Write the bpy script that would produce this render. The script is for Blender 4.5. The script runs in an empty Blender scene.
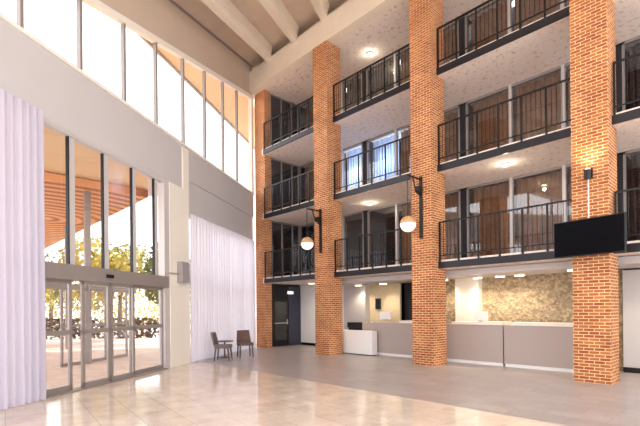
import bpy, bmesh, math, random
from mathutils import Vector, Matrix
random.seed(7)
C = bpy.context.scene.collection
PI = math.pi

# ------------------------------------------------------------------ camera
cam = bpy.data.cameras.new('camera')
camo = bpy.data.objects.new('camera', cam); C.objects.link(camo)
cam.sensor_width = 36.0; cam.lens = 428.97 / 640 * 36; cam.shift_y = (307.25 - 213) / 640
cam.clip_start = .05; cam.clip_end = 400
Fv = Vector((-0.72880829, 0.68470884, 0.0035047)).normalized()
Uv = Vector((0.00904052, 0.00450453, 0.99994899)).normalized()
Rv = Fv.cross(Uv).normalized(); Uv = Rv.cross(Fv)
camo.matrix_world = Matrix(((Rv.x, Uv.x, -Fv.x, 0), (Rv.y, Uv.y, -Fv.y, 0), (Rv.z, Uv.z, -Fv.z, 1.79), (0, 0, 0, 1)))
bpy.context.scene.camera = camo

# ------------------------------------------------------------------ world, exposure
w = bpy.data.worlds.new('world'); bpy.context.scene.world = w; w.use_nodes = True
bg = w.node_tree.nodes['Background']; bg.inputs['Color'].default_value = (.97, .98, 1.0, 1); bg.inputs['Strength'].default_value = 1.6
vs = bpy.context.scene.view_settings
vs.view_transform = 'Standard'; vs.look = 'None'; vs.exposure = 1.15; vs.gamma = 1.0; vs.use_curve_mapping = False
sun = bpy.data.lights.new('sun', 'SUN'); sun.energy = 3.0; sun.angle = math.radians(2); sun.color = (1, .93, .82)
suno = bpy.data.objects.new('sun', sun); C.objects.link(suno)
suno.rotation_euler = Vector((.35, .75, .9)).to_track_quat('Z', 'Y').to_euler()   # stands behind the building and lights the forecourt

# ------------------------------------------------------------------ materials
def srgb(r, g, b):
    f = lambda c: (c / 255 / 12.92) if c <= 10 else ((c / 255 + .055) / 1.055) ** 2.4
    return (f(r), f(g), f(b), 1)
def newmat(name):
    m = bpy.data.materials.new(name); m.use_nodes = True
    return m, m.node_tree.nodes, m.node_tree.links, m.node_tree.nodes['Principled BSDF']
def plain(name, col, rough=.5, metal=0, var=0, scale=8, bump=0, spec=None):
    m, n, l, b = newmat(name)
    b.inputs['Base Color'].default_value = col; b.inputs['Roughness'].default_value = rough; b.inputs['Metallic'].default_value = metal
    if spec is not None: b.inputs['Specular IOR Level'].default_value = spec
    if var or bump:
        tc = n.new('ShaderNodeTexCoord'); no = n.new('ShaderNodeTexNoise'); no.inputs['Scale'].default_value = scale; no.inputs['Detail'].default_value = 6
        l.new(tc.outputs['Object'], no.inputs['Vector'])
        if var:
            r = n.new('ShaderNodeValToRGB'); r.color_ramp.elements[0].position = .3; r.color_ramp.elements[1].position = .7
            r.color_ramp.elements[0].color = tuple(c * (1 - var) for c in col[:3]) + (1,); r.color_ramp.elements[1].color = tuple(min(1, c * (1 + var)) for c in col[:3]) + (1,)
            l.new(no.outputs['Fac'], r.inputs[0]); l.new(r.outputs[0], b.inputs['Base Color'])
        if bump:
            bp = n.new('ShaderNodeBump'); bp.inputs['Strength'].default_value = bump; bp.inputs['Distance'].default_value = .02
            l.new(no.outputs['Fac'], bp.inputs['Height']); l.new(bp.outputs[0], b.inputs['Normal'])
    return m
def brick_mat():
    m, n, l, b = newmat('orange_brick')
    uv = n.new('ShaderNodeUVMap'); t = n.new('ShaderNodeTexBrick'); l.new(uv.outputs[0], t.inputs['Vector'])
    t.inputs['Scale'].default_value = 1; t.inputs['Brick Width'].default_value = .215; t.inputs['Row Height'].default_value = .075
    t.inputs['Mortar Size'].default_value = .009; t.inputs['Mortar Smooth'].default_value = .2; t.inputs['Bias'].default_value = -.1
    t.inputs['Color1'].default_value = srgb(166, 84, 36); t.inputs['Color2'].default_value = srgb(206, 126, 62); t.inputs['Mortar'].default_value = srgb(242, 214, 172)
    no = n.new('ShaderNodeTexNoise'); no.inputs['Scale'].default_value = 1.6; no.inputs['Detail'].default_value = 4
    l.new(uv.outputs[0], no.inputs['Vector'])
    mx = n.new('ShaderNodeMixRGB'); mx.blend_type = 'MULTIPLY'; mx.inputs[0].default_value = 1
    r = n.new('ShaderNodeValToRGB'); r.color_ramp.elements[0].position = .3; r.color_ramp.elements[1].position = .7
    r.color_ramp.elements[0].color = (.72, .66, .62, 1); r.color_ramp.elements[1].color = (1.0, 1.0, 1.0, 1)
    l.new(no.outputs['Fac'], r.inputs[0]); l.new(t.outputs['Color'], mx.inputs[1]); l.new(r.outputs[0], mx.inputs[2]); l.new(mx.outputs[0], b.inputs['Base Color'])
    b.inputs['Roughness'].default_value = .8
    iv = n.new('ShaderNodeMath'); iv.operation = 'SUBTRACT'; iv.inputs[0].default_value = 1; l.new(t.outputs['Fac'], iv.inputs[1])
    bp = n.new('ShaderNodeBump'); bp.inputs['Strength'].default_value = .6; bp.inputs['Distance'].default_value = .01
    l.new(iv.outputs[0], bp.inputs['Height']); l.new(bp.outputs[0], b.inputs['Normal'])
    return m
def tile_mat(name, c1, c2, grout, wd, ht, rough, rot=0):
    m, n, l, b = newmat(name)
    tc = n.new('ShaderNodeTexCoord'); mp = n.new('ShaderNodeMapping'); mp.inputs['Rotation'].default_value = (0, 0, rot)
    l.new(tc.outputs['Object'], mp.inputs[0])
    t = n.new('ShaderNodeTexBrick'); l.new(mp.outputs[0], t.inputs['Vector'])
    t.offset = .0 if wd == ht else .5
    t.inputs['Scale'].default_value = 1; t.inputs['Brick Width'].default_value = wd; t.inputs['Row Height'].default_value = ht
    t.inputs['Mortar Size'].default_value = .006; t.inputs['Color1'].default_value = c1; t.inputs['Color2'].default_value = c2; t.inputs['Mortar'].default_value = grout
    no = n.new('ShaderNodeTexNoise'); no.inputs['Scale'].default_value = 2.2; no.inputs['Detail'].default_value = 8; no.inputs['Roughness'].default_value = .65
    l.new(mp.outputs[0], no.inputs['Vector'])
    r = n.new('ShaderNodeValToRGB'); r.color_ramp.elements[0].position = .35; r.color_ramp.elements[1].position = .65
    r.color_ramp.elements[0].color = (.80, .77, .75, 1); r.color_ramp.elements[1].color = (1, 1, 1, 1)
    l.new(no.outputs['Fac'], r.inputs[0])
    mx = n.new('ShaderNodeMixRGB'); mx.blend_type = 'MULTIPLY'; mx.inputs[0].default_value = 1
    l.new(t.outputs['Color'], mx.inputs[1]); l.new(r.outputs[0], mx.inputs[2]); l.new(mx.outputs[0], b.inputs['Base Color'])
    rr = n.new('ShaderNodeMapRange'); rr.inputs[3].default_value = rough * .7; rr.inputs[4].default_value = rough * 1.5
    l.new(no.outputs['Fac'], rr.inputs[0]); l.new(rr.outputs[0], b.inputs['Roughness'])
    return m
def speckle(name, base, dark, scale, rough=.9, thr=.62):
    m, n, l, b = newmat(name)
    tc = n.new('ShaderNodeTexCoord'); no = n.new('ShaderNodeTexNoise'); no.inputs['Scale'].default_value = scale; no.inputs['Detail'].default_value = 8; no.inputs['Roughness'].default_value = .7
    l.new(tc.outputs['Object'], no.inputs['Vector'])
    r = n.new('ShaderNodeValToRGB'); r.color_ramp.elements[0].position = thr - .12; r.color_ramp.elements[1].position = thr
    r.color_ramp.elements[0].color = base; r.color_ramp.elements[1].color = dark
    l.new(no.outputs['Fac'], r.inputs[0]); l.new(r.outputs[0], b.inputs['Base Color']); b.inputs['Roughness'].default_value = rough
    bp = n.new('ShaderNodeBump'); bp.inputs['Strength'].default_value = .5; bp.inputs['Distance'].default_value = .02
    l.new(no.outputs['Fac'], bp.inputs['Height']); l.new(bp.outputs[0], b.inputs['Normal'])
    return m
def mosaic_mat():
    m, n, l, b = newmat('stone_mosaic')
    tc = n.new('ShaderNodeTexCoord'); v = n.new('ShaderNodeTexVoronoi'); v.inputs['Scale'].default_value = 15
    l.new(tc.outputs['Object'], v.inputs['Vector'])
    r = n.new('ShaderNodeValToRGB'); e = r.color_ramp.elements
    e[0].color = srgb(136, 116, 92); e[1].color = srgb(196, 172, 136); x = e.new(.5); x.color = srgb(162, 144, 120)
    s = n.new('ShaderNodeSeparateColor'); l.new(v.outputs['Color'], s.inputs[0]); l.new(s.outputs[0], r.inputs[0]); l.new(r.outputs[0], b.inputs['Base Color'])
    bp = n.new('ShaderNodeBump'); bp.inputs['Strength'].default_value = .6; bp.inputs['Distance'].default_value = .03
    l.new(v.outputs['Distance'], bp.inputs['Height']); l.new(bp.outputs[0], b.inputs['Normal']); b.inputs['Roughness'].default_value = .7
    return m
def glass_mat(name, tint=(1, 1, 1, 1), refl=.0):
    m = bpy.data.materials.new(name); m.use_nodes = True; n = m.node_tree.nodes; l = m.node_tree.links; n.clear()
    o = n.new('ShaderNodeOutputMaterial'); t = n.new('ShaderNodeBsdfTransparent'); g = n.new('ShaderNodeBsdfGlossy'); x = n.new('ShaderNodeMixShader')
    t.inputs[0].default_value = tint; g.inputs['Roughness'].default_value = .01; ge = n.new('ShaderNodeNewGeometry'); dt = n.new('ShaderNodeVectorMath'); dt.operation = 'DOT_PRODUCT'
    l.new(ge.outputs['Incoming'], dt.inputs[0]); l.new(ge.outputs['Normal'], dt.inputs[1])
    def mt(op, i, v, first=None):
        q = n.new('ShaderNodeMath'); q.operation = op; q.use_clamp = op == 'MULTIPLY_ADD'
        if first is None: l.new(i, q.inputs[0]); q.inputs[1].default_value = v
        else: q.inputs[0].default_value = first; l.new(i, q.inputs[1])
        return q.outputs[0]
    c5 = mt('POWER', mt('SUBTRACT', mt('ABSOLUTE', dt.outputs['Value'], 0), 0, 1.0), 4.0)
    a = n.new('ShaderNodeMath'); a.operation = 'MULTIPLY_ADD'; a.inputs[1].default_value = .9; a.inputs[2].default_value = .04 + refl; a.use_clamp = True
    l.new(c5, a.inputs[0]); l.new(a.outputs[0], x.inputs[0]); l.new(t.outputs[0], x.inputs[1]); l.new(g.outputs[0], x.inputs[2]); l.new(x.outputs[0], o.inputs[0])
    return m
def sheer_mat(name, col, trans, alpha=0):
    m = bpy.data.materials.new(name); m.use_nodes = True; n = m.node_tree.nodes; l = m.node_tree.links; n.clear()
    o = n.new('ShaderNodeOutputMaterial'); d = n.new('ShaderNodeBsdfDiffuse'); t = n.new('ShaderNodeBsdfTranslucent'); x = n.new('ShaderNodeMixShader')
    d.inputs[0].default_value = col; t.inputs[0].default_value = col; x.inputs[0].default_value = trans
    l.new(d.outputs[0], x.inputs[1]); l.new(t.outputs[0], x.inputs[2]); l.new(x.outputs[0], o.inputs[0])
    return m
def emis(name, col, s):
    m, n, l, b = newmat(name); b.inputs['Base Color'].default_value = col
    b.inputs['Emission Color'].default_value = col; b.inputs['Emission Strength'].default_value = s
    return m
def timber_mat():
    m, n, l, b = newmat('timber_slats')
    tc = n.new('ShaderNodeTexCoord'); wv = n.new('ShaderNodeTexWave'); wv.wave_type = 'RINGS'; wv.rings_direction = 'Z'
    mp = n.new('ShaderNodeMapping'); mp.inputs['Location'].default_value = (22, -4, 0)
    l.new(tc.outputs['Object'], mp.inputs[0]); l.new(mp.outputs[0], wv.inputs['Vector']); wv.inputs['Scale'].default_value = .55; wv.inputs['Distortion'].default_value = .6
    r = n.new('ShaderNodeValToRGB'); r.color_ramp.elements[0].color = srgb(150, 84, 48); r.color_ramp.elements[1].color = srgb(232, 170, 120)
    l.new(wv.outputs['Fac'], r.inputs[0]); l.new(r.outputs[0], b.inputs['Base Color']); b.inputs['Roughness'].default_value = .6
    return m
M = dict(
    brick=brick_mat(),
    tile=tile_mat('beige_polished_tile', srgb(236, 221, 206), srgb(227, 211, 196), srgb(196, 180, 166), .6, .6, .11, .12),
    gtile=tile_mat('grey_stone_tile', srgb(186, 177, 175), srgb(174, 166, 165), srgb(156, 147, 143), .9, .45, .3),
    concrete=plain('pale_concrete', srgb(214, 194, 176), .85, var=.06, scale=1.5, bump=.1),
    porch=plain('tan_porch_paint', srgb(228, 198, 158), .8),
    beam=plain('cream_beam_paint', srgb(236, 222, 204), .75, var=.03, scale=2),
    wallg=plain('grey_white_paint', srgb(196, 191, 190), .7, var=.02, scale=1),
    wallt=plain('tan_wall_paint', srgb(202, 180, 160), .8, var=.03, scale=1),
    cream=plain('cream_paint', srgb(238, 230, 218), .6),
    soffit=speckle('speckled_plaster', srgb(240, 226, 216), srgb(190, 168, 154), 7, thr=.66),
    frame=plain('grey_aluminium', srgb(152, 143, 139), .4, .3),
    framel=plain('light_aluminium', srgb(206, 200, 198), .4, .2),
    white=plain('white_lacquer', srgb(245, 243, 242), .35),
    black=plain('black_steel', srgb(22, 21, 24), .4, .2),
    slate=plain('dark_fascia_steel', srgb(44, 42, 48), .35, .4),
    curtb=plain('brown_curtain_cloth', srgb(148, 106, 74), .9, var=.25, scale=3),
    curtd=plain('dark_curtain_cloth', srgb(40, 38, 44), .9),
    curtg=plain('grey_green_curtain_cloth', srgb(120, 112, 98), .9, var=.1),
    curtblue=sheer_mat('pale_blue_curtain_cloth', srgb(206, 224, 250), .5),
    sheer=sheer_mat('white_sheer_cloth', srgb(232, 230, 242), .5),
    sheerl=sheer_mat('lilac_sheer_cloth', srgb(206, 200, 214), .35),
    glass=glass_mat('clear_glass'), dglass=glass_mat('gallery_glass', (.93, .94, .97, 1), .05),
    counter=plain('taupe_counter_laminate', srgb(178, 164, 158), .4),
    ctop=plain('white_counter_top', srgb(244, 234, 224), .3),
    tanwall=plain('sand_wall_paint', srgb(206, 188, 156), .8, var=.05),
    mosaic=mosaic_mat(),
    navy=plain('dark_blue_paint', srgb(56, 58, 78), .5),
    room=plain('unlit_room_dark', srgb(36, 34, 38), .9),  # darkness of unlit rooms put into the colour; reused for other dark parts
    screen=plain('black_screen', srgb(4, 4, 8), .3, spec=.08),
    globe=emis('milk_glass_globe', srgb(255, 246, 230), .45), amber=plain('amber_glass_cap', srgb(204, 160, 116), .3),
    lamp=emis('warm_lamp_diffuser', (1, .86, .6, 1), 4),
    chairc=plain('taupe_upholstery', srgb(112, 100, 98), .8), chairb=plain('brown_upholstery', srgb(104, 78, 70), .8), leg=plain('dark_chair_leg', srgb(84, 74, 76), .5),
    paving=tile_mat('forecourt_paving', srgb(226, 208, 196), srgb(214, 196, 186), srgb(180, 160, 150), .8, .8, .8),
    timber=timber_mat(),
    leaf=plain('green_leaf', srgb(112, 116, 62), .7, var=.4, scale=1.2), leaf2=plain('yellow_green_leaf', srgb(190, 176, 96), .7, var=.3, scale=1.2),
    bark=plain('tree_bark', srgb(96, 76, 64), .9), hedge=plain('hedge_leaf', srgb(96, 84, 74), .9, var=.5, scale=6),
    speaker=plain('grey_speaker_plastic', srgb(158, 148, 148), .6), brass=plain('brass_plate', srgb(190, 150, 100), .4, .4),
    steel=plain('brushed_steel', srgb(200, 198, 200), .3, .8),
)

# ------------------------------------------------------------------ helpers
def hexa(bm, pts):
    """pts: 8 points, bottom ring 0-3 then top ring 4-7"""
    v = [bm.verts.new(p) for p in pts]
    for f in ((3, 2, 1, 0), (4, 5, 6, 7), (0, 1, 5, 4), (1, 2, 6, 5), (2, 3, 7, 6), (3, 0, 4, 7)): bm.faces.new([v[i] for i in f])
def bx(bm, x0, x1, y0, y1, z0, z1):
    hexa(bm, [(x0, y0, z0), (x1, y0, z0), (x1, y1, z0), (x0, y1, z0), (x0, y0, z1), (x1, y0, z1), (x1, y1, z1), (x0, y1, z1)])
def tube(bm, pts, r, n=8, r2=None):
    pts = [Vector(p) for p in pts]; rings = []
    for i, p in enumerate(pts):
        d = (pts[min(i + 1, len(pts) - 1)] - pts[max(i - 1, 0)]).normalized()
        a = d.orthogonal().normalized() if i == 0 else (rings_a - d * rings_a.dot(d)).normalized()
        rings_a = a; b = d.cross(a); rr = r if r2 is None else r + (r2 - r) * i / (len(pts) - 1)
        rings.append([bm.verts.new(p + a * math.cos(2 * PI * k / n) * rr + b * math.sin(2 * PI * k / n) * rr) for k in range(n)])
    for i in range(len(rings) - 1):
        for k in range(n): bm.faces.new((rings[i][k], rings[i][(k + 1) % n], rings[i + 1][(k + 1) % n], rings[i + 1][k]))
    bm.faces.new(rings[0][::-1]); bm.faces.new(rings[-1])
def sphere(bm, c, r, z0=-1, z1=1, n=20, m=12):
    """lathe of a sphere between relative heights z0..z1"""
    a0, a1 = math.asin(z0), math.asin(z1); rings = []
    for i in range(m + 1):
        a = a0 + (a1 - a0) * i / m; rr = max(r * math.cos(a), .002)
        rings.append([bm.verts.new((c[0] + rr * math.cos(2 * PI * k / n), c[1] + rr * math.sin(2 * PI * k / n), c[2] + r * math.sin(a))) for k in range(n)])
    for i in range(m):
        for k in range(n): bm.faces.new((rings[i][k], rings[i][(k + 1) % n], rings[i + 1][(k + 1) % n], rings[i + 1][k]))
    bm.faces.new(rings[0][::-1]); bm.faces.new(rings[-1])
def uvbox(bm):
    uv = bm.loops.layers.uv.new('UVMap')
    for f in bm.faces:
        n = f.normal
        if abs(n.z) > .7: g = lambda c: (c.x, c.y)
        elif abs(n.x) > abs(n.y): g = lambda c: (c.y + .11, c.z)
        else: g = lambda c: (c.x, c.z)
        for lp in f.loops: lp[uv].uv = g(lp.vert.co)
def obj(name, bm, m, parent=None, smooth=False, bevel=0):
    bmesh.ops.recalc_face_normals(bm, faces=bm.faces[:]); bm.normal_update()
    if bevel: 
        bmesh.ops.bevel(bm, geom=[e for e in bm.edges if e.calc_face_angle(0) > .5], offset=bevel, segments=2, affect='EDGES', profile=.6)
        bm.normal_update()
    uvbox(bm)
    me = bpy.data.meshes.new(name); bm.to_mesh(me); bm.free(); me.materials.append(m)
    if smooth:
        for p in me.polygons: p.use_smooth = True
    o = bpy.data.objects.new(name, me); C.objects.link(o)
    if parent is not None: o.parent = parent
    return o
def boxes(name, lst, m, parent=None, bevel=0):
    bm = bmesh.new()
    for b in lst: bx(bm, *b)
    return obj(name, bm, m, parent, bevel=bevel)
def tag(o, label, cat, group=None):
    o['label'] = label; o['category'] = cat
    if group: o['group'] = group
    return o
def struct(o, label=None):
    o['kind'] = 'structure'
    if label: o['label'] = label
    return o
def empty(name, loc=(0, 0, 0), rz=0):
    o = bpy.data.objects.new(name, None); C.objects.link(o); o.location = loc; o.rotation_euler = (0, 0, rz); o.empty_display_size = .2
    return o
def copy_tree(o, parent=None):
    c = o.copy(); C.objects.link(c)
    if parent is not None: c.parent = parent
    for ch in list(o.children): copy_tree(ch, c)
    return c

# ------------------------------------------------------------------ dimensions (metres)
A = .755                                   # pillar width
XC = [-2.58, -7.155, -11.70, -16.29]       # east face of each pillar
D = 11.44                                  # pillar front
S = D + .38                                # gallery edge
B = 14.12                                  # gallery glazing
LV = [3.0, 6.0, 9.0]                       # slab undersides
CX, CY = -17.249, 11.996                   # corner where left wall meets the galleries
WX, WY = -.564646, .825333                 # along the left wall towards that corner
NX, NY = WY, -WX                           # into the room
def wp(t, off, z): return (CX - WX * t + NX * off, CY - WY * t + NY * off, z)
def whex(bm, t0, t1, o0, o1, z0, z1, z0b=None, z1b=None):
    """box in wall coordinates; z0/z1 at t0, z0b/z1b at t1"""
    z0b = z0 if z0b is None else z0b; z1b = z1 if z1b is None else z1b
    hexa(bm, [wp(t0, o0, z0), wp(t1, o0, z0b), wp(t1, o1, z0b), wp(t0, o1, z0), wp(t0, o0, z1), wp(t1, o0, z1b), wp(t1, o1, z1b), wp(t0, o1, z1)])
def wobj(name, lst, m, parent=None):
    bm = bmesh.new()
    for b in lst: whex(bm, *b)
    return obj(name, bm, m, parent)
wtop = lambda t: 11.92 - .257 * t          # raked head of the clerestory
rtop = lambda t: 13.50 - .250 * t          # raked roof line along the left wall

# ------------------------------------------------------------------ floor
YB = 7.1
bm = bmesh.new()
pl = [wp(19, 0, 0), wp(19, 0, -.2)]
def prism(bm, poly, z0, z1):
    lo = [bm.verts.new((x, y, z0)) for x, y in poly]; hi = [bm.verts.new((x, y, z1)) for x, y in poly]
    bm.faces.new(lo[::-1]); bm.faces.new(hi)
    for i in range(len(poly)):
        j = (i + 1) % len(poly); bm.faces.new((lo[i], lo[j], hi[j], hi[i]))
def wall_x(y, off=0): t = (CY - y + NY * off) / WY; return CX - WX * t + NX * off
prism(bm, [(wall_x(YB, -.15), YB), (wall_x(-6, -.15), -6), (5, -6), (5, YB)], -.2, 0)
struct(obj('floor', bm, M['tile']), 'glossy beige tiled lobby floor')
bm = bmesh.new()
prism(bm, [(wall_x(YB, -.15), YB), (5, YB), (5, 16), (-18, 16), (-18, 12.5), (wall_x(11.9, -.15), 11.9)], -.2, 0)
struct(obj('floor', bm, M['gtile']), 'grey stone tiled floor band along the brick pillars')

# ------------------------------------------------------------------ left wall
wobj_b = wobj('wall_left', [(6.4, 17, -.3, 0, 5.80, 7.25), (.25, 6.4, -.3, 0, 6.2, 7.25), (.25, 6.4, -.3, -.05, 5.06, 6.2), (.25, .45, -.3, -.02, 0, 5.06)], M['wallg'])
struct(wobj_b, 'grey white beam band of the glazed left wall')
o = wobj('wall_left', [(.25, 17, -.3, -.02, wtop(.25) + .1, rtop(.25) + .0, wtop(17) + .1, rtop(17) + .0)], M['wallt'])
struct(o, 'tan raked wall above the high windows')
wobj('trim', [(.25, 17, -.02, .03, rtop(.25) - .06, rtop(.25), rtop(17) - .06, rtop(17))], M['frame']).name = 'trim_1'
struct(bpy.data.objects['trim_1'])
struct(wobj('wall_left', [(6.40, 7.58, -.3, .04, 0, 5.8), (6.42, 6.78, .0, .05, 5.8, 7.2)], M['cream']), 'cream column beside the entrance doors').name = 'wall_left_column'
bpy.data.objects['wall_left_column'].name = 'wall_left'
# clerestory
win = empty('window_1'); struct(win, 'long row of high windows under the raked ceiling')
wobj('window_frame', [(.25, 17, -.12, .06, wtop(.25) - .02, wtop(.25) + .14, wtop(17) - .02, wtop(17) + .14), (.25, 17, -.12, .05, 7.25, 7.33), (.25, .5, -.12, .02, 7.3, wtop(.25))], M['cream'], win)
MT = [2.12, 3.52, 5.08, 6.6, 8.15, 9.6, 11.14, 12.68, 14.2]
for t in MT: wobj('mullion', [(t - .04, t + .04, -.10, .0, 7.3, wtop(t) + .05)], M['frame'], win)
tt = [.5] + MT + [17]
for a, b in zip(tt[:-1], tt[1:]): wobj('pane', [(a, b, -.07, -.055, 7.3, wtop(a), 7.3, wtop(b))], M['glass'], win)
# eave outside the high windows
struct(wobj('roof_eave', [(-9, 12, -2.2, -.3, 11.95, 12.2)], M['porch']), 'cream roof eave outside the high windows')

struct(wobj('trim_2', [(-9, 12, -2.3, -2.2, 11.86, 12.25)], M['frame']), 'grey gutter edge of the eave')

# ------------------------------------------------------------------ entrance doors
dr = empty('door_1'); struct(dr, 'glazed automatic entrance doors in a grey frame with tall glass above')
T0, T1 = 7.85, 12.28
wobj('upper_frame', [(T0, T1, -.16, 0, 5.70, 5.80), (T0 - .27, T0, -.2, .02, 0, 5.80), (T1, T1 + .2, -.2, 0, 0, 5.8)], M['framel'], dr)
for t, h in ((11.40, .075), (10.30, .075), (9.20, .065), (8.18, .065)): wobj('mullion', [(t - h, t + h, -.12, -.04, 2.82, 5.72)], M['framel'], dr)
for t, h in ((11.40, .075), (10.30, .075), (9.20, .065), (8.18, .065), (T1 - .03, 0)): wobj('gasket', [(t + h, t + h + .03, -.12, -.05, 2.82, 5.70)], M['black'], dr)
for a, b in ((T0, 8.09), (8.27, 9.11), (9.29, 10.2), (10.4, 11.3), (11.5, T1)): wobj('pane', [(a, b, -.1, -.085, 2.82, 5.7)], M['glass'], dr)
hd = wobj('door_header', [(T0 - .1, T1, -.2, .10, 2.48, 2.82)], M['frame'], dr)
wobj('sensor', [(10.28, 10.5, .10, .15, 2.60, 2.68)], M['black'], hd)
def leaf(t0, t1, off, nm):
    f = wobj(nm, [(t0, t0 + .085, off - .05, off, .03, 2.48), (t1 - .085, t1, off - .05, off, .03, 2.48), (t0, t1, off - .05, off, .02, .14), (t0, t1, off - .05, off, 2.40, 2.48), (t0, t1, off - .05, off, 1.27, 1.37)], M['frame'], dr)
    wobj('pane', [(t0 + .08, t1 - .08, off - .03, off - .02, .1, 2.42)], M['glass'], f)
leaf(11.42, T1, -.05, 'side_light'); leaf(10.32, 11.25, .06, 'sliding_leaf'); leaf(9.36, 10.30, .06, 'sliding_leaf'); leaf(T0, 9.40, -.05, 'side_light')
wobj('threshold', [(T0, T1, -.2, .12, 0, .025)], M['frame'], dr)
# outer doors of the lobby
dr2 = empty('door_2'); struct(dr2, 'outer glazed doors across the porch')
wobj('outer_header', [(4.5, 13, -3.5, -3.35, 2.48, 2.66)], M['frame'], dr2)
for t0, t1 in ((5.0, 6.1), (6.15, 7.15), (7.2, 8.2), (10.4, 11.9)):
    f = wobj('outer_leaf', [(t0, t0 + .08, -3.45, -3.4, .02, 2.48), (t1 - .08, t1, -3.45, -3.4, .02, 2.48), (t0, t1, -3.45, -3.4, .02, .12), (t0, t1, -3.45, -3.4, 1.27, 1.35)], M['frame'], dr2)
    wobj('pane', [(t0 + .08, t1 - .08, -3.43, -3.42, .1, 2.45)], M['glass'], f)
# windows behind the sheer curtains
for k, (a, b, zt) in enumerate(((.45, 6.4, 5.06), (12.5, 17, 5.8))):
    wd = empty('window_%d' % (k + 2)); struct(wd, 'tall window behind the sheer curtain')
    n = 4
    wobj('window_frame', [(a, b, -.2, -.1, zt - .08, zt), (a, b, -.2, -.1, 0, .1)] + [(a + (b - a) * i / n - .04, a + (b - a) * i / n + .04, -.2, -.1, .1, zt - .08) for i in range(n + 1)] + [(a, b, -.2, -.1, 2.75, 2.81)], M['framel'], wd)
    wobj('pane', [(a, b, -.16, -.15, .1, zt - .08)], M['glass'], wd)

def drape(name, fn, L, z0, z1, m, amp=.05, per=.16, parent=None):
    bm = bmesh.new(); n = int(L / per * 8); rows = 5; g = []
    for j in range(rows + 1):
        z = z0 + (z1 - z0) * j / rows; row = []
        for i in range(n + 1):
            s = L * i / n; a = amp * (1.0 - .35 * j / rows)
            o = a * math.sin(2 * PI * s / per + .9 * math.sin(s * 3.1) + .15 * math.sin(j * 1.7 + s)) + .3 * a * math.sin(2 * PI * s / per * .43)
            row.append(bm.verts.new(fn(s, o, z)))
        g.append(row)
    for j in range(rows):
        for i in range(n): bm.faces.new((g[j][i], g[j][i + 1], g[j + 1][i + 1], g[j + 1][i]))
    return obj(name, bm, m, parent, smooth=True)
tag(drape('sheer_curtain', lambda s, o, z: wp(.5 + s, .11 + o, z), 5.98, .02, 5.04, M['sheer'], per=.22),
    'tall white sheer curtain hanging behind the two chairs', 'curtain')
tag(drape('sheer_curtain', lambda s, o, z: wp(12.36 + s, .16 + o, z), 4.2, .02, 5.84, M['sheerl'], per=.17),
    'tall lilac sheer curtain left of the entrance doors', 'curtain')
sp = wobj('wall_speaker', [(6.78, 7.2, .045, .24, 2.68, 3.34)], M['speaker'])
tag(sp, 'small grey box speaker mounted on the cream column', 'speaker')
bm = bmesh.new(); tube(bm, [wp(7.9, .12, 2.93), wp(7.18, .12, 2.95)], .018)
tag(obj('wall_bracket', bm, M['steel']), 'thin rod from the door header to the grey box speaker', 'rod')

# ------------------------------------------------------------------ roof
def roofz(y): return 13.50 - .303 * (CY - y)
bm = bmesh.new()
def rsl(bm, pts, z_lo, z_hi):
    lo = [bm.verts.new((x, y, roofz(y) + z_lo)) for x, y in pts]; hi = [bm.verts.new((x, y, roofz(y) + z_hi)) for x, y in pts]
    bm.faces.new(lo[::-1]); bm.faces.new(hi)
    for i in range(len(pts)):
        j = (i + 1) % len(pts); bm.faces.new((lo[i], lo[j], hi[j], hi[i]))
rsl(bm, [(wall_x(11.88, -.3), 11.88), (wall_x(-3, -.3), -3), (5, -3), (5, 11.88)], 0, .25)
struct(obj('ceiling', bm, M['concrete']), 'raked concrete ceiling')
for i in range(9):
    x = -15.35 + 1.78 * i; bm = bmesh.new(); L = 14.0; wd_ = .30
    y1 = D + .02; y0 = y1 - L * WY; x0 = x - WX * L; h0, h1 = -.50, .02
    def sect(xx, yy):
        prof = [(-.30, h1), (-.17, -.26), (-.15, h0), (.15, h0), (.17, -.26), (.30, h1)]
        return [bm.verts.new((xx + a, yy, roofz(yy) + h)) for a, h in prof]
    s0, s1 = sect(x0, y0), sect(x, y1)
    for k in range(6): bm.faces.new((s0[k], s0[(k + 1) % 6], s1[(k + 1) % 6], s1[k]))
    bm.faces.new(s0[::-1]); bm.faces.new(s1)
    struct(obj('ceiling_beam', bm, M['beam']), 'raked concrete roof rib')
struct(boxes('ceiling_beam', [(-17.2, 5, D + .0, D + .42, 12.05, 12.95)], M['beam']), 'deep cream edge beam on top of the brick pillars')
struct(boxes('ceiling', [(-17.2, 5, D + .42, B + .5, 12.05, 12.3)], M['soffit']), 'speckled ceiling above the top gallery')
struct(boxes('wall_back', [(-17.6, 5, D + .44, D + .6, 12.3, 13.8)], M['wallt']))

# ------------------------------------------------------------------ pillars
lab = ['brick pillar nearest the right edge, carrying the black television', 'brick pillar with a globe lamp, second from the right edge',
       'brick pillar with a globe lamp beside the white plinth', 'narrow looking brick pillar in the corner beside the sheer curtain']
for i, x in enumerate(XC):
    yy = D if i < 3 else 11.86
    bm = bmesh.new(); bx(bm, x - A if i < 3 else -17.10, x, yy, D + A, 0, 12.05)
    p = obj('brick_pillar', bm, M['brick']); tag(p, lab[i], 'pillar', 'brick pillars'); p['kind'] = 'thing'

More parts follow.
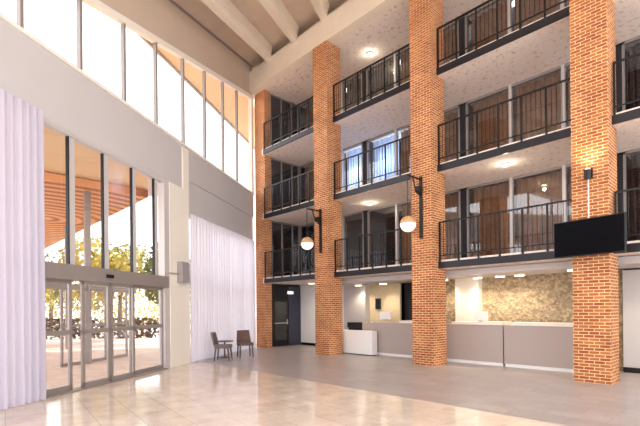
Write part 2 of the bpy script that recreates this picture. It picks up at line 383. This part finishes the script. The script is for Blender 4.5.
# ------------------------------------------------------------------ gallery slabs, glazing, curtains, railings
LN = ['lowest', 'middle', 'top']
for k, z in enumerate(LV):
    struct(boxes('gallery_slab', [(-16.45, 4.5, S, B + 1.2, z, z + .26)], M['soffit']), '%s gallery floor slab with speckled underside' % LN[k])
struct(boxes('wall_back', [(-17.2, 4.5, B + 1.15, B + 1.3, 0, 12.3)], M['room']), 'dark back wall of the gallery rooms')  # coloured near black so uncurtained panes look into unlit rooms
XB = [2.0, -2.58, -7.155, -11.70, -16.29]  # east faces incl. the one out of view
PC = [XB[i] - A / 2 for i in range(5)]
for i in range(5):
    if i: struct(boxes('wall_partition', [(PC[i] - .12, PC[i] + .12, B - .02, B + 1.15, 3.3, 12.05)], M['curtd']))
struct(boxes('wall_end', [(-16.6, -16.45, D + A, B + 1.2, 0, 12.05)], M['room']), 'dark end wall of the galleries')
BN = ['right of the rightmost pillar', 'between the two right pillars', 'between the two globe lamp pillars', 'in the corner bay']
b_, d_, g_, s_, n_ = 'curtb', 'curtd', 'curtg', 'curtblue', None
CUR = {(0, 0): [d_, d_, d_], (0, 1): [d_, d_, d_], (0, 2): [d_, g_, d_],
       (1, 0): [b_, b_, b_], (1, 1): [b_, b_, b_], (1, 2): [b_, b_, b_],
       (2, 0): [n_, b_, b_], (2, 1): [s_, b_, b_], (2, 2): [g_, b_, b_],
       (3, 0): [d_, b_, n_], (3, 1): [b_, b_, s_], (3, 2): [b_, b_, g_]}
CN = {'curtb': 'brown pleated', 'curtd': 'charcoal pleated', 'curtg': 'grey green pleated', 'curtblue': 'pale blue pleated'}
PN = ['left', 'middle', 'right']
wn = 4
for bay in range(4):
    xl = PC[bay + 1] + .12; xr = PC[bay] - .12
    if bay == 3: xl = -16.45
    ms = [XB[bay] - A - .97 - 1.56 * j for j in range(3)][::-1]
    ms = [m_ for m_ in ms if m_ > xl + .1]
    for k, z in enumerate(LV):
        zf, zc = z + .26, (LV[k + 1] if k < 2 else 12.05)
        wd = empty('window_%d' % wn); wn += 1; struct(wd, '%s gallery glazing %s' % (LN[k], BN[bay]))
        boxes('window_frame', [(xl, xr, B - .05, B + .05, zf, zf + .08), (xl, xr, B - .05, B + .05, zc - .08, zc), (xl, xl + .06, B - .05, B + .05, zf, zc), (xr - .06, xr, B - .05, B + .05, zf, zc)], M['frame'], wd)
        for m_ in ms: boxes('mullion', [(m_ - .045, m_ + .045, B - .07, B + .06, zf, zc)], M['framel'], wd)
        ed = [xl + .06] + ms + [xr - .06]
        for a, b in zip(ed[:-1], ed[1:]): boxes('pane', [(a + .03, b - .03, B - .006, B + .006, zf + .06, zc - .06)], M['dglass'], wd)
        e3 = [xl + .06] + ([ms[-1], ms[-1]] if len(ms) < 2 else [ms[-2], ms[-1]]) + [xr - .06]
        for j, c in enumerate(CUR[(bay, k)]):
            if not c or e3[j + 1] - e3[j] < .3: continue
            a, b = e3[j] + .06, e3[j + 1] - .06
            o = drape('gallery_curtain', lambda s, o, z, a=a: (a + s, B + .24 + o, z), b - a, zf + .03, zc - .06, M[c], amp=.095, per=.26)
            tag(o, '%s curtain, %s panes, %s gallery, %s' % (CN[c], PN[j], LN[k], BN[bay]), 'curtain', 'curtains behind the gallery glazing')
        # railing
        r = empty('gallery_railing', ((XB[bay + 1] + XB[bay] - A) / 2, S, z))
        tag(r, 'black steel railing of the %s gallery, %s' % (LN[k], BN[bay]), 'railing', 'gallery railings')
        hw = (XB[bay] - A - XB[bay + 1]) / 2
        boxes('fascia', [(-hw, hw, -.06, .0, .0, .20)], M['slate'], r)
        boxes('top_rail', [(-hw + .03, hw - .03, -.055, -.005, 1.40, 1.44)], M['black'], r)
        boxes('bottom_rail', [(-hw + .03, hw - .03, -.045, -.015, .38, .41)], M['black'], r)
        npost = 6
        for q in range(npost + 1):
            x = -hw + .05 + (2 * hw - .1) * q / npost
            boxes('post', [(x - .022, x + .022, -.052, -.008, .2, 1.41)], M['black'], r)
            if q < npost:
                for u in range(1, 5):
                    xb = x + (2 * hw - .1) / npost * u / 5
                    boxes('baluster', [(xb - .006, xb + .006, -.036, -.024, .39, 1.41)], M['black'], r)
for x in (-11.2, -12.9):  # added fill points behind the pale blue curtains, only to brighten the cloth
    l = bpy.data.lights.new('curtain_fill', 'POINT'); l.energy = 45; l.color = (.75, .87, 1); l.shadow_soft_size = .25
    lo = bpy.data.objects.new('curtain_fill', l); C.objects.link(lo); lo.location = (x, B + .8, 7.9)
# end-wall windows of the corner bay (face the galleries)
for k, z in enumerate(LV):
    zf, zc = z + .26, (LV[k + 1] if k < 2 else 12.05)
    wd = empty('window_%d' % wn); wn += 1; struct(wd, '%s gallery end wall window' % LN[k])
    boxes('window_frame', [(-16.45, -16.40, y - .03, y + .03, zf, zc) for y in (12.3, 12.95, 13.6, 14.02)] + [(-16.45, -16.40, 12.3, 14.02, zf, zf + .06), (-16.45, -16.40, 12.3, 14.02, zc - .06, zc)], M['frame'], wd)
    boxes('pane', [(-16.44, -16.43, 12.33, 14.0, zf + .06, zc - .06)], M['dglass'], wd)

# ------------------------------------------------------------------ ground floor behind the pillars
struct(boxes('wall_back', [(-16.45, -13.2, B - .05, B + .1, 0, 3.0)], M['white']), 'white ground floor wall in the corner bay')
struct(boxes('baseboard_back', [(-16.4, -13.2, B - .07, B - .05, 0, .12)], M['black']))
struct(boxes('wall_back', [(-13.2, -11.95, B - .25, B + .1, 0, 3.0)], M['wallg']), 'pale wall panel behind the reception')
struct(boxes('wall_back', [(-11.95, -10.34, B - .0, B + .1, 0, 3.0)], M['tanwall']), 'sand coloured reception back wall')
struct(boxes('wall_back', [(-9.5, -7.75, B, B + .1, 0, 3.0), (-6.9, -2.9, B, B + .1, 0, 3.0)], M['mosaic']), 'stone mosaic wall behind the counter')
struct(boxes('wall_back', [(-7.75, -6.9, B - .3, B + .1, 0, 3.0)], M['cream']), 'cream pier in front of the mosaic wall')
struct(boxes('wall_back', [(-2.85, 4.5, B - .2, B + .1, 0, 2.75)], M['wallg']), 'pale wall right of the rightmost pillar')
struct(boxes('baseboard_back', [(-2.85, 4.5, B - .23, B - .2, 0, .14)], M['black']))
d3 = empty('door_3'); struct(d3, 'dark door with a push bar in the corner bay')
boxes('door_leaf', [(-16.45, -16.37, 12.28, 13.25, 0.01, 2.3)], M['black'], d3)
boxes('pane', [(-16.37, -16.36, 12.42, 13.12, .3, 2.15)], M['dglass'], d3)
bm = bmesh.new(); tube(bm, [(-16.30, 12.36, 1.12), (-16.30, 13.16, 1.12)], .028); tube(bm, [(-16.30, 13.12, 1.05), (-16.30, 13.12, 1.3)], .035)
obj('push_bar', bm, M['steel'], d3)
struct(boxes('door_4', [(-16.45, -16.38, 13.3, 14.05, 0, 2.9)], M['navy']), 'dark blue door panel in the corner bay')
struct(boxes('door_5', [(-10.34, -9.5, B + .3, B + .4, 0, 3.0)], M['room']), 'dark doorway behind the reception')

def counter(x0, x1, y, h, label, topx=None):
    c = empty('reception_counter', ((x0 + x1) / 2, y, 0)); tag(c, label, 'counter', 'reception counters')
    hw = (x1 - x0) / 2
    boxes('body', [(-hw, hw, 0, .6, .1, h - .08)], M['counter'], c)
    boxes('plinth', [(-hw + .02, hw - .02, .03, .58, 0, .1)], M['white'], c)
    a, b = topx if topx else (-hw, hw)
    boxes('countertop', [(a, b, -.05, .62, h - .08, h + .01)], M['ctop'], c)
    return c
counter(-7.70, -5.66, 12.86, 1.32, 'taupe reception counter just right of the middle globe lamp pillar', (-.65, 1.02))
counter(-5.62, -3.2, 12.86, 1.32, 'long taupe reception counter behind the television pillar', (-1.0, 1.1))
counter(-11.25, -8.1, 12.86, 1.32, 'taupe reception counter behind the white plinth', (.25, 1.5))
pb = boxes('display_plinth', [(-12.3, -10.4, 12.42, 12.74, 0.03, .93)], M['white'], bevel=.012); tag(pb, 'white rectangular plinth standing in front of the taupe counter', 'plinth')
pf = boxes('plinth_base', [(-12.25, -10.45, 12.46, 12.72, 0, .03)], M['black'], pb)
pr = boxes('printer', [(-12.3, -11.45, 13.1, 13.5, 1.0, 1.22)], M['black'], bevel=.02); tag(pr, 'black printer on a stand behind the white plinth', 'printer')
boxes('stand', [(-12.25, -11.5, 13.14, 13.48, 0, 1.0)], M['room'], pr)
bm = bmesh.new(); bx(bm, -6.66, -6.20, 13.02, 13.06, 1.36, 1.66)
mn = obj('monitor', bm, M['white'], bevel=.008); tag(mn, 'white screen back on the counter beside the cream pier', 'monitor')
boxes('monitor_foot', [(-6.5, -6.36, 12.98, 13.1, 1.33, 1.37)], M['steel'], mn)
bm = bmesh.new(); bx(bm, -10.5, -9.98, 13.02, 13.06, 1.36, 1.66)
mn = obj('monitor', bm, M['white'], bevel=.008); tag(mn, 'white screen back on the counter below the black wall box', 'monitor')
boxes('monitor_foot', [(-10.3, -10.18, 12.98, 13.1, 1.33, 1.37)], M['steel'], mn)
tag(boxes('wall_box', [(-11.55, -11.3, B - .08, B, 1.75, 2.2)], M['black'], bevel=.01), 'small black box on the sand reception wall', 'box')
tag(boxes('wall_plate', [(-12.2, -12.0, D - .04, D, 1.55, 1.95)], M['brass'], bevel=.008), 'small brass plate low on the brick pillar beside the plinth', 'plate')
em = boxes('emergency_light', [(-16.37, -16.27, 13.2, 13.5, 2.52, 2.66)], M['globe']); tag(em, 'small white light above the dark corner door', 'light')

struct(boxes('ceiling', [(-13.15, 4.5, 12.45, B + .3, 2.80, 2.98)], M['wallg']), 'lowered pale ceiling over the reception')
# downlights under the lowest gallery
DL = [(-8.0, 13.5), (-6.75, 13.5), (-6.0, 13.5), (-5.4, 13.5), (-3.7, 12.75), (-12.0, 13.5), (-10.7, 13.5), (-14.6, 13.2), (-1.8, 13.0)]
DLN = ['beside the middle globe lamp pillar', 'over the cream pier', 'over the screen on the right counter', 'at the middle of the right counter', 'close behind the television pillar', 'over the pale wall panel', 'over the left counter', 'in the corner bay', 'right of the television pillar']
for (x, y), nm in zip(DL, DLN):
    zc = 3.0 if x < -13.2 else 2.80
    t = empty('downlight', (x, y, zc)); tag(t, 'small glowing ceiling downlight ' + nm, 'ceiling light', 'downlights under the lowest gallery')
    bm = bmesh.new(); tube(bm, [(0, 0, -.05), (0, 0, 0)], .16, 16); obj('housing', bm, M['white'], t)
    bm = bmesh.new(); tube(bm, [(0, 0, -.062), (0, 0, -.05)], .135, 16); obj('diffuser', bm, M['lamp'], t)
    l = bpy.data.lights.new('downlight_lamp', 'SPOT'); l.energy = 35; l.color = (1, .85, .62); l.spot_size = 2.4; l.spot_blend = .8; l.shadow_soft_size = .08
    lo = bpy.data.objects.new('downlight_lamp', l); C.objects.link(lo); lo.location = (x, y, zc - .1)

for (x, y, z), nm in zip([(-11.1, 13.2, 6.0), (-11.1, 13.3, 12.05), (-5.4, 12.6, 6.0)], ['below the middle gallery, right of the pillar by the corner bay', 'above the top gallery, right of the pillar by the corner bay', 'below the middle gallery, between the two right pillars']):
    t = empty('ceiling_spot', (x, y, z)); tag(t, 'small round lamp ' + nm, 'ceiling light')
    bm = bmesh.new(); tube(bm, [(0, 0, -.06), (0, 0, 0)], .11, 16); obj('housing', bm, M['white'], t)
    bm = bmesh.new(); tube(bm, [(0, 0, -.072), (0, 0, -.06)], .09, 16); obj('diffuser', bm, M['lamp'], t)
    l = bpy.data.lights.new('ceiling_spot_lamp', 'POINT'); l.energy = 5; l.color = (1, .88, .7); l.shadow_soft_size = .05
    lo = bpy.data.objects.new('ceiling_spot_lamp', l); C.objects.link(lo); lo.location = (x, y, z - .2)
# ------------------------------------------------------------------ wall lamps on the pillars
def globe_lamp(x, zt, zb, zg, label):
    t = empty('globe_lamp', (x, D, zb)); tag(t, label, 'lamp', 'globe lamps on brick pillars')
    bm = bmesh.new(); bx(bm, -.045, .045, -.06, 0, 0, zt - zb); obj('back_bar', bm, M['black'], t)
    bm = bmesh.new(); h = zt - zb
    tube(bm, [(0, -.05, h - .08), (0, -.72, h - .08)], .03); tube(bm, [(0, -.05, h - .62), (0, -.3, h - .45), (0, -.45, h - .1)], .022)
    bx(bm, -.09, .09, -.22, -.06, h - .50, h - .32)
    obj('arm', bm, M['black'], t)
    bm = bmesh.new(); tube(bm, [(0, -.72, h - .06), (0, -.72, zg - zb + .24)], .014); obj('rod', bm, M['black'], t)
    bm = bmesh.new(); sphere(bm, (0, -.72, zg - zb), .235, -.998, .05); obj('globe', bm, M['globe'], t, smooth=True)
    bm = bmesh.new(); sphere(bm, (0, -.72, zg - zb), .243, .05, .998); obj('cap', bm, M['amber'], t, smooth=True)
globe_lamp(-7.53, 5.85, 3.95, 4.30, 'globe lamp on a tall black bracket on the second brick pillar from the right')
globe_lamp(-12.08, 5.65, 3.95, 4.25, 'globe lamp on a black bracket on the brick pillar beside the corner bay')
# sconce and conduit
t = empty('wall_sconce', (-2.98, D, 4.85)); tag(t, 'small black uplight on the television pillar', 'wall lamp')
boxes('back_plate', [(-.09, .09, -.03, 0, -.08, .16)], M['black'], t, bevel=.006)
bm = bmesh.new(); tube(bm, [(0.02, -.13, -.12), (0.02, -.13, .10)], .07, 14); obj('lamp_head', bm, M['black'], t)
bm = bmesh.new(); tube(bm, [(0.02, -.13, .10), (0.02, -.13, .11)], .055, 14); obj('lens', bm, M['lamp'], t)
l = bpy.data.lights.new('sconce_lamp', 'SPOT'); l.energy = 20; l.color = (1, .8, .5); l.spot_size = 2.2; l.spot_blend = 1; l.shadow_soft_size = .05
lo = bpy.data.objects.new('sconce_lamp', l); C.objects.link(lo); lo.location = (-2.96, D - .2, 5.0); lo.rotation_euler = (PI * .97, 0, 0)
bm = bmesh.new(); tube(bm, [(-2.98, D - .015, 4.75), (-2.98, D - .015, 3.8)], .014)
tag(obj('cable_conduit', bm, M['cream']), 'thin cream conduit running down from the black uplight', 'conduit')
# television
tv = empty('television', (-2.90, D - .38, 3.36), math.radians(-9)); tag(tv, 'black flat television hung across the rightmost brick pillar', 'television')
boxes('casing', [(-.76, .74, -.02, .05, -.42, .42)], M['black'], tv, bevel=.01)
boxes('screen', [(-.735, .715, -.026, -.018, -.395, .395)], M['screen'], tv)
boxes('wall_mount', [(-.2, .2, .05, .27, -.15, .15), (-.08, .02, .2, .36, -.1, .1)], M['black'], tv)

# ------------------------------------------------------------------ chairs and table
def chair(name, loc, rz, m, label):
    """faces local +x"""
    t = empty(name, loc, rz); tag(t, label, 'chair', 'lobby chairs by the sheer curtain')
    t.scale = (1.1, 1.1, 1.1)
    bm = bmesh.new(); bx(bm, -.24, .25, -.25, .25, .40, .50); obj('seat', bm, m, t, bevel=.03)
    bm = bmesh.new(); n = 8; rings = []
    for j in range(5):
        z = .50 + .40 * j / 4; lean = -.22 - .09 * j / 4
        rings.append([(lean - .05 * (1 - (2 * i / n - 1) ** 2) + .02, (-.25 + .5 * i / n) * (1 - .04 * j), z) for i in range(n + 1)])
    fr = [[bm.verts.new(p) for p in r] for r in rings]; bk = [[bm.verts.new((p[0] - .055, p[1], p[2])) for p in r] for r in rings]
    for j in range(4):
        for i in range(n):
            bm.faces.new((fr[j][i], fr[j][i + 1], fr[j + 1][i + 1], fr[j + 1][i])); bm.faces.new((bk[j][i + 1], bk[j][i], bk[j + 1][i], bk[j + 1][i + 1]))
        bm.faces.new((fr[j][0], fr[j + 1][0], bk[j + 1][0], bk[j][0])); bm.faces.new((fr[j][n], bk[j][n], bk[j + 1][n], fr[j + 1][n]))
    for i in range(n): bm.faces.new((fr[4][i], fr[4][i + 1], bk[4][i + 1], bk[4][i])); bm.faces.new((fr[0][i + 1], fr[0][i], bk[0][i], bk[0][i + 1]))
    obj('backrest', bm, m, t, smooth=True)
    for sx, sy in ((1, 1), (1, -1), (-1, 1), (-1, -1)):
        bm = bmesh.new(); tube(bm, [(.19 * sx, .2 * sy, .42), (.235 * sx, .225 * sy, 0)], .03, 8, .022); obj('leg', bm, M['leg'], t)
angR = math.atan2(.729, .685)
chair('lobby_chair', (-13.40, 7.88, 0), angR, M['chairc'], 'taupe chair seen from the side, left of the low table')
chair('lobby_chair', (-13.75, 9.02, 0), angR + math.radians(-68), M['chairb'], 'brown chair right of the low table with its back to the curtain')
t = empty('low_table', (-14.12, 8.36, 0)); tag(t, 'low dark table between the two lobby chairs', 'table')
bm = bmesh.new(); tube(bm, [(0, 0, .60), (0, 0, .63)], .33, 28); obj('table_top', bm, M['leg'], t)
bm = bmesh.new(); tube(bm, [(0, 0, .02), (0, 0, .60)], .03, 10); obj('pedestal', bm, M['leg'], t)
bm = bmesh.new(); tube(bm, [(0, 0, 0), (0, 0, .025)], .2, 20); obj('foot', bm, M['leg'], t)

# ------------------------------------------------------------------ outside
bm = bmesh.new(); prism(bm, [(wall_x(14, -.16), 14), (wall_x(-10, -.16), -10), (-20, -50), (-110, -50), (-110, 60), (-20, 60)], -.2, -.005)
struct(obj('ground_forecourt', bm, M['paving']), 'sunlit forecourt paving outside')
struct(wobj('porch_ceiling', [(5, 16, -4.2, -.3, 6.15, 6.3)], M['porch']), 'pale porch ceiling outside the doors')
bm = bmesh.new(); prism(bm, [(-15.5, -6), (-15.5, 6.1), (-33, 6.1), (-33, -6)], 5.87, 6.12)
struct(obj('roof_canopy', bm, M['timber']), 'orange timber canopy outside the doors')
for x, y in ((-16.1, 4.25), (-23, 5.2)):
    struct(boxes('pillar_canopy', [(x - .09, x + .09, y - .09, y + .09, 0, 5.87)], M['frame']))
def tree(x, y, h, r, m, label, seed):
    rnd = random.Random(seed); t = empty('garden_tree', (x, y, 0)); tag(t, label, 'tree', 'trees beyond the forecourt')
    bm = bmesh.new(); tube(bm, [(0, 0, 0), (.1, .05, h * .3), (-.05, .1, h * .6)], .2, 8, .1)
    for k in range(5):
        a = k * 1.3; tube(bm, [(0, 0, h * (.3 + .05 * k)), (math.cos(a) * r * .6, math.sin(a) * r * .6, h * (.55 + .06 * k))], .07, 6, .03)
    obj('trunk', bm, M['bark'], t)
    bm = bmesh.new()
    blobs = [(rnd.uniform(-.6, .6) * r, rnd.uniform(-.6, .6) * r, h * .55 + rnd.uniform(-.5, .6) * r, r * rnd.uniform(.35, .6)) for _ in range(12)]
    for _ in range(1400):
        b = rnd.choice(blobs); d = Vector((rnd.gauss(0, 1), rnd.gauss(0, 1), rnd.gauss(0, 1))).normalized() * b[3] * rnd.uniform(.6, 1.05)
        c = Vector(b[:3]) + d; s = rnd.uniform(.10, .22); u = Vector((rnd.gauss(0, 1), rnd.gauss(0, 1), rnd.gauss(0, 1))).normalized(); v = u.orthogonal().normalized()
        bm.faces.new([bm.verts.new(c + u * s), bm.verts.new(c + v * s * .6), bm.verts.new(c - u * s), bm.verts.new(c - v * s * .6)])
    obj('crown', bm, m, t)
TR = [(-27, 8.2, 5.2, 2.0, 'leaf2', 'yellow green tree seen through the right door panes'), (-33, 10.8, 6, 2.2, 'leaf', 'olive green tree behind the yellow green one'),
      (-36, 5.0, 5, 2.1, 'leaf2', 'yellow green tree seen through the middle door panes'), (-42, 1.0, 5.4, 2.3, 'leaf', 'olive green tree seen through the left door panes'),
      (-22, 10.0, 4.8, 1.5, 'leaf', 'slim olive tree nearest the column'), (-46, 9, 7, 3, 'leaf', 'tall far tree beyond the forecourt')]
for i, a in enumerate(TR): tree(a[0], a[1], a[2] + 1.8, a[3] * 1.15, M[a[4]], a[5], i + 3)
def hedge(x0, y0, x1, y1, hh, m, n, label):
    rnd = random.Random(5); bm = bmesh.new()
    for _ in range(n):
        s = rnd.random(); c = Vector((x0 + (x1 - x0) * s + rnd.uniform(-.4, .4), y0 + (y1 - y0) * s + rnd.uniform(-.4, .4), rnd.uniform(.03, hh)))
        u = Vector((rnd.gauss(0, 1), rnd.gauss(0, 1), rnd.gauss(0, 1))).normalized(); v = u.orthogonal().normalized(); q = rnd.uniform(.08, .2)
        bm.faces.new([bm.verts.new(c + u * q), bm.verts.new(c + v * q * .6), bm.verts.new(c - u * q), bm.verts.new(c - v * q * .6)])
    tag(obj('hedge', bm, m), label, 'hedge')
hedge(-26.5, 13, -41, -6, 1.3, M['hedge'], 3600, 'dark low hedge along the far side of the forecourt')
hedge(-48, 24, -56, -10, 4.2, M['leaf2'], 9000, 'tall yellow green hedge at the far end of the forecourt')
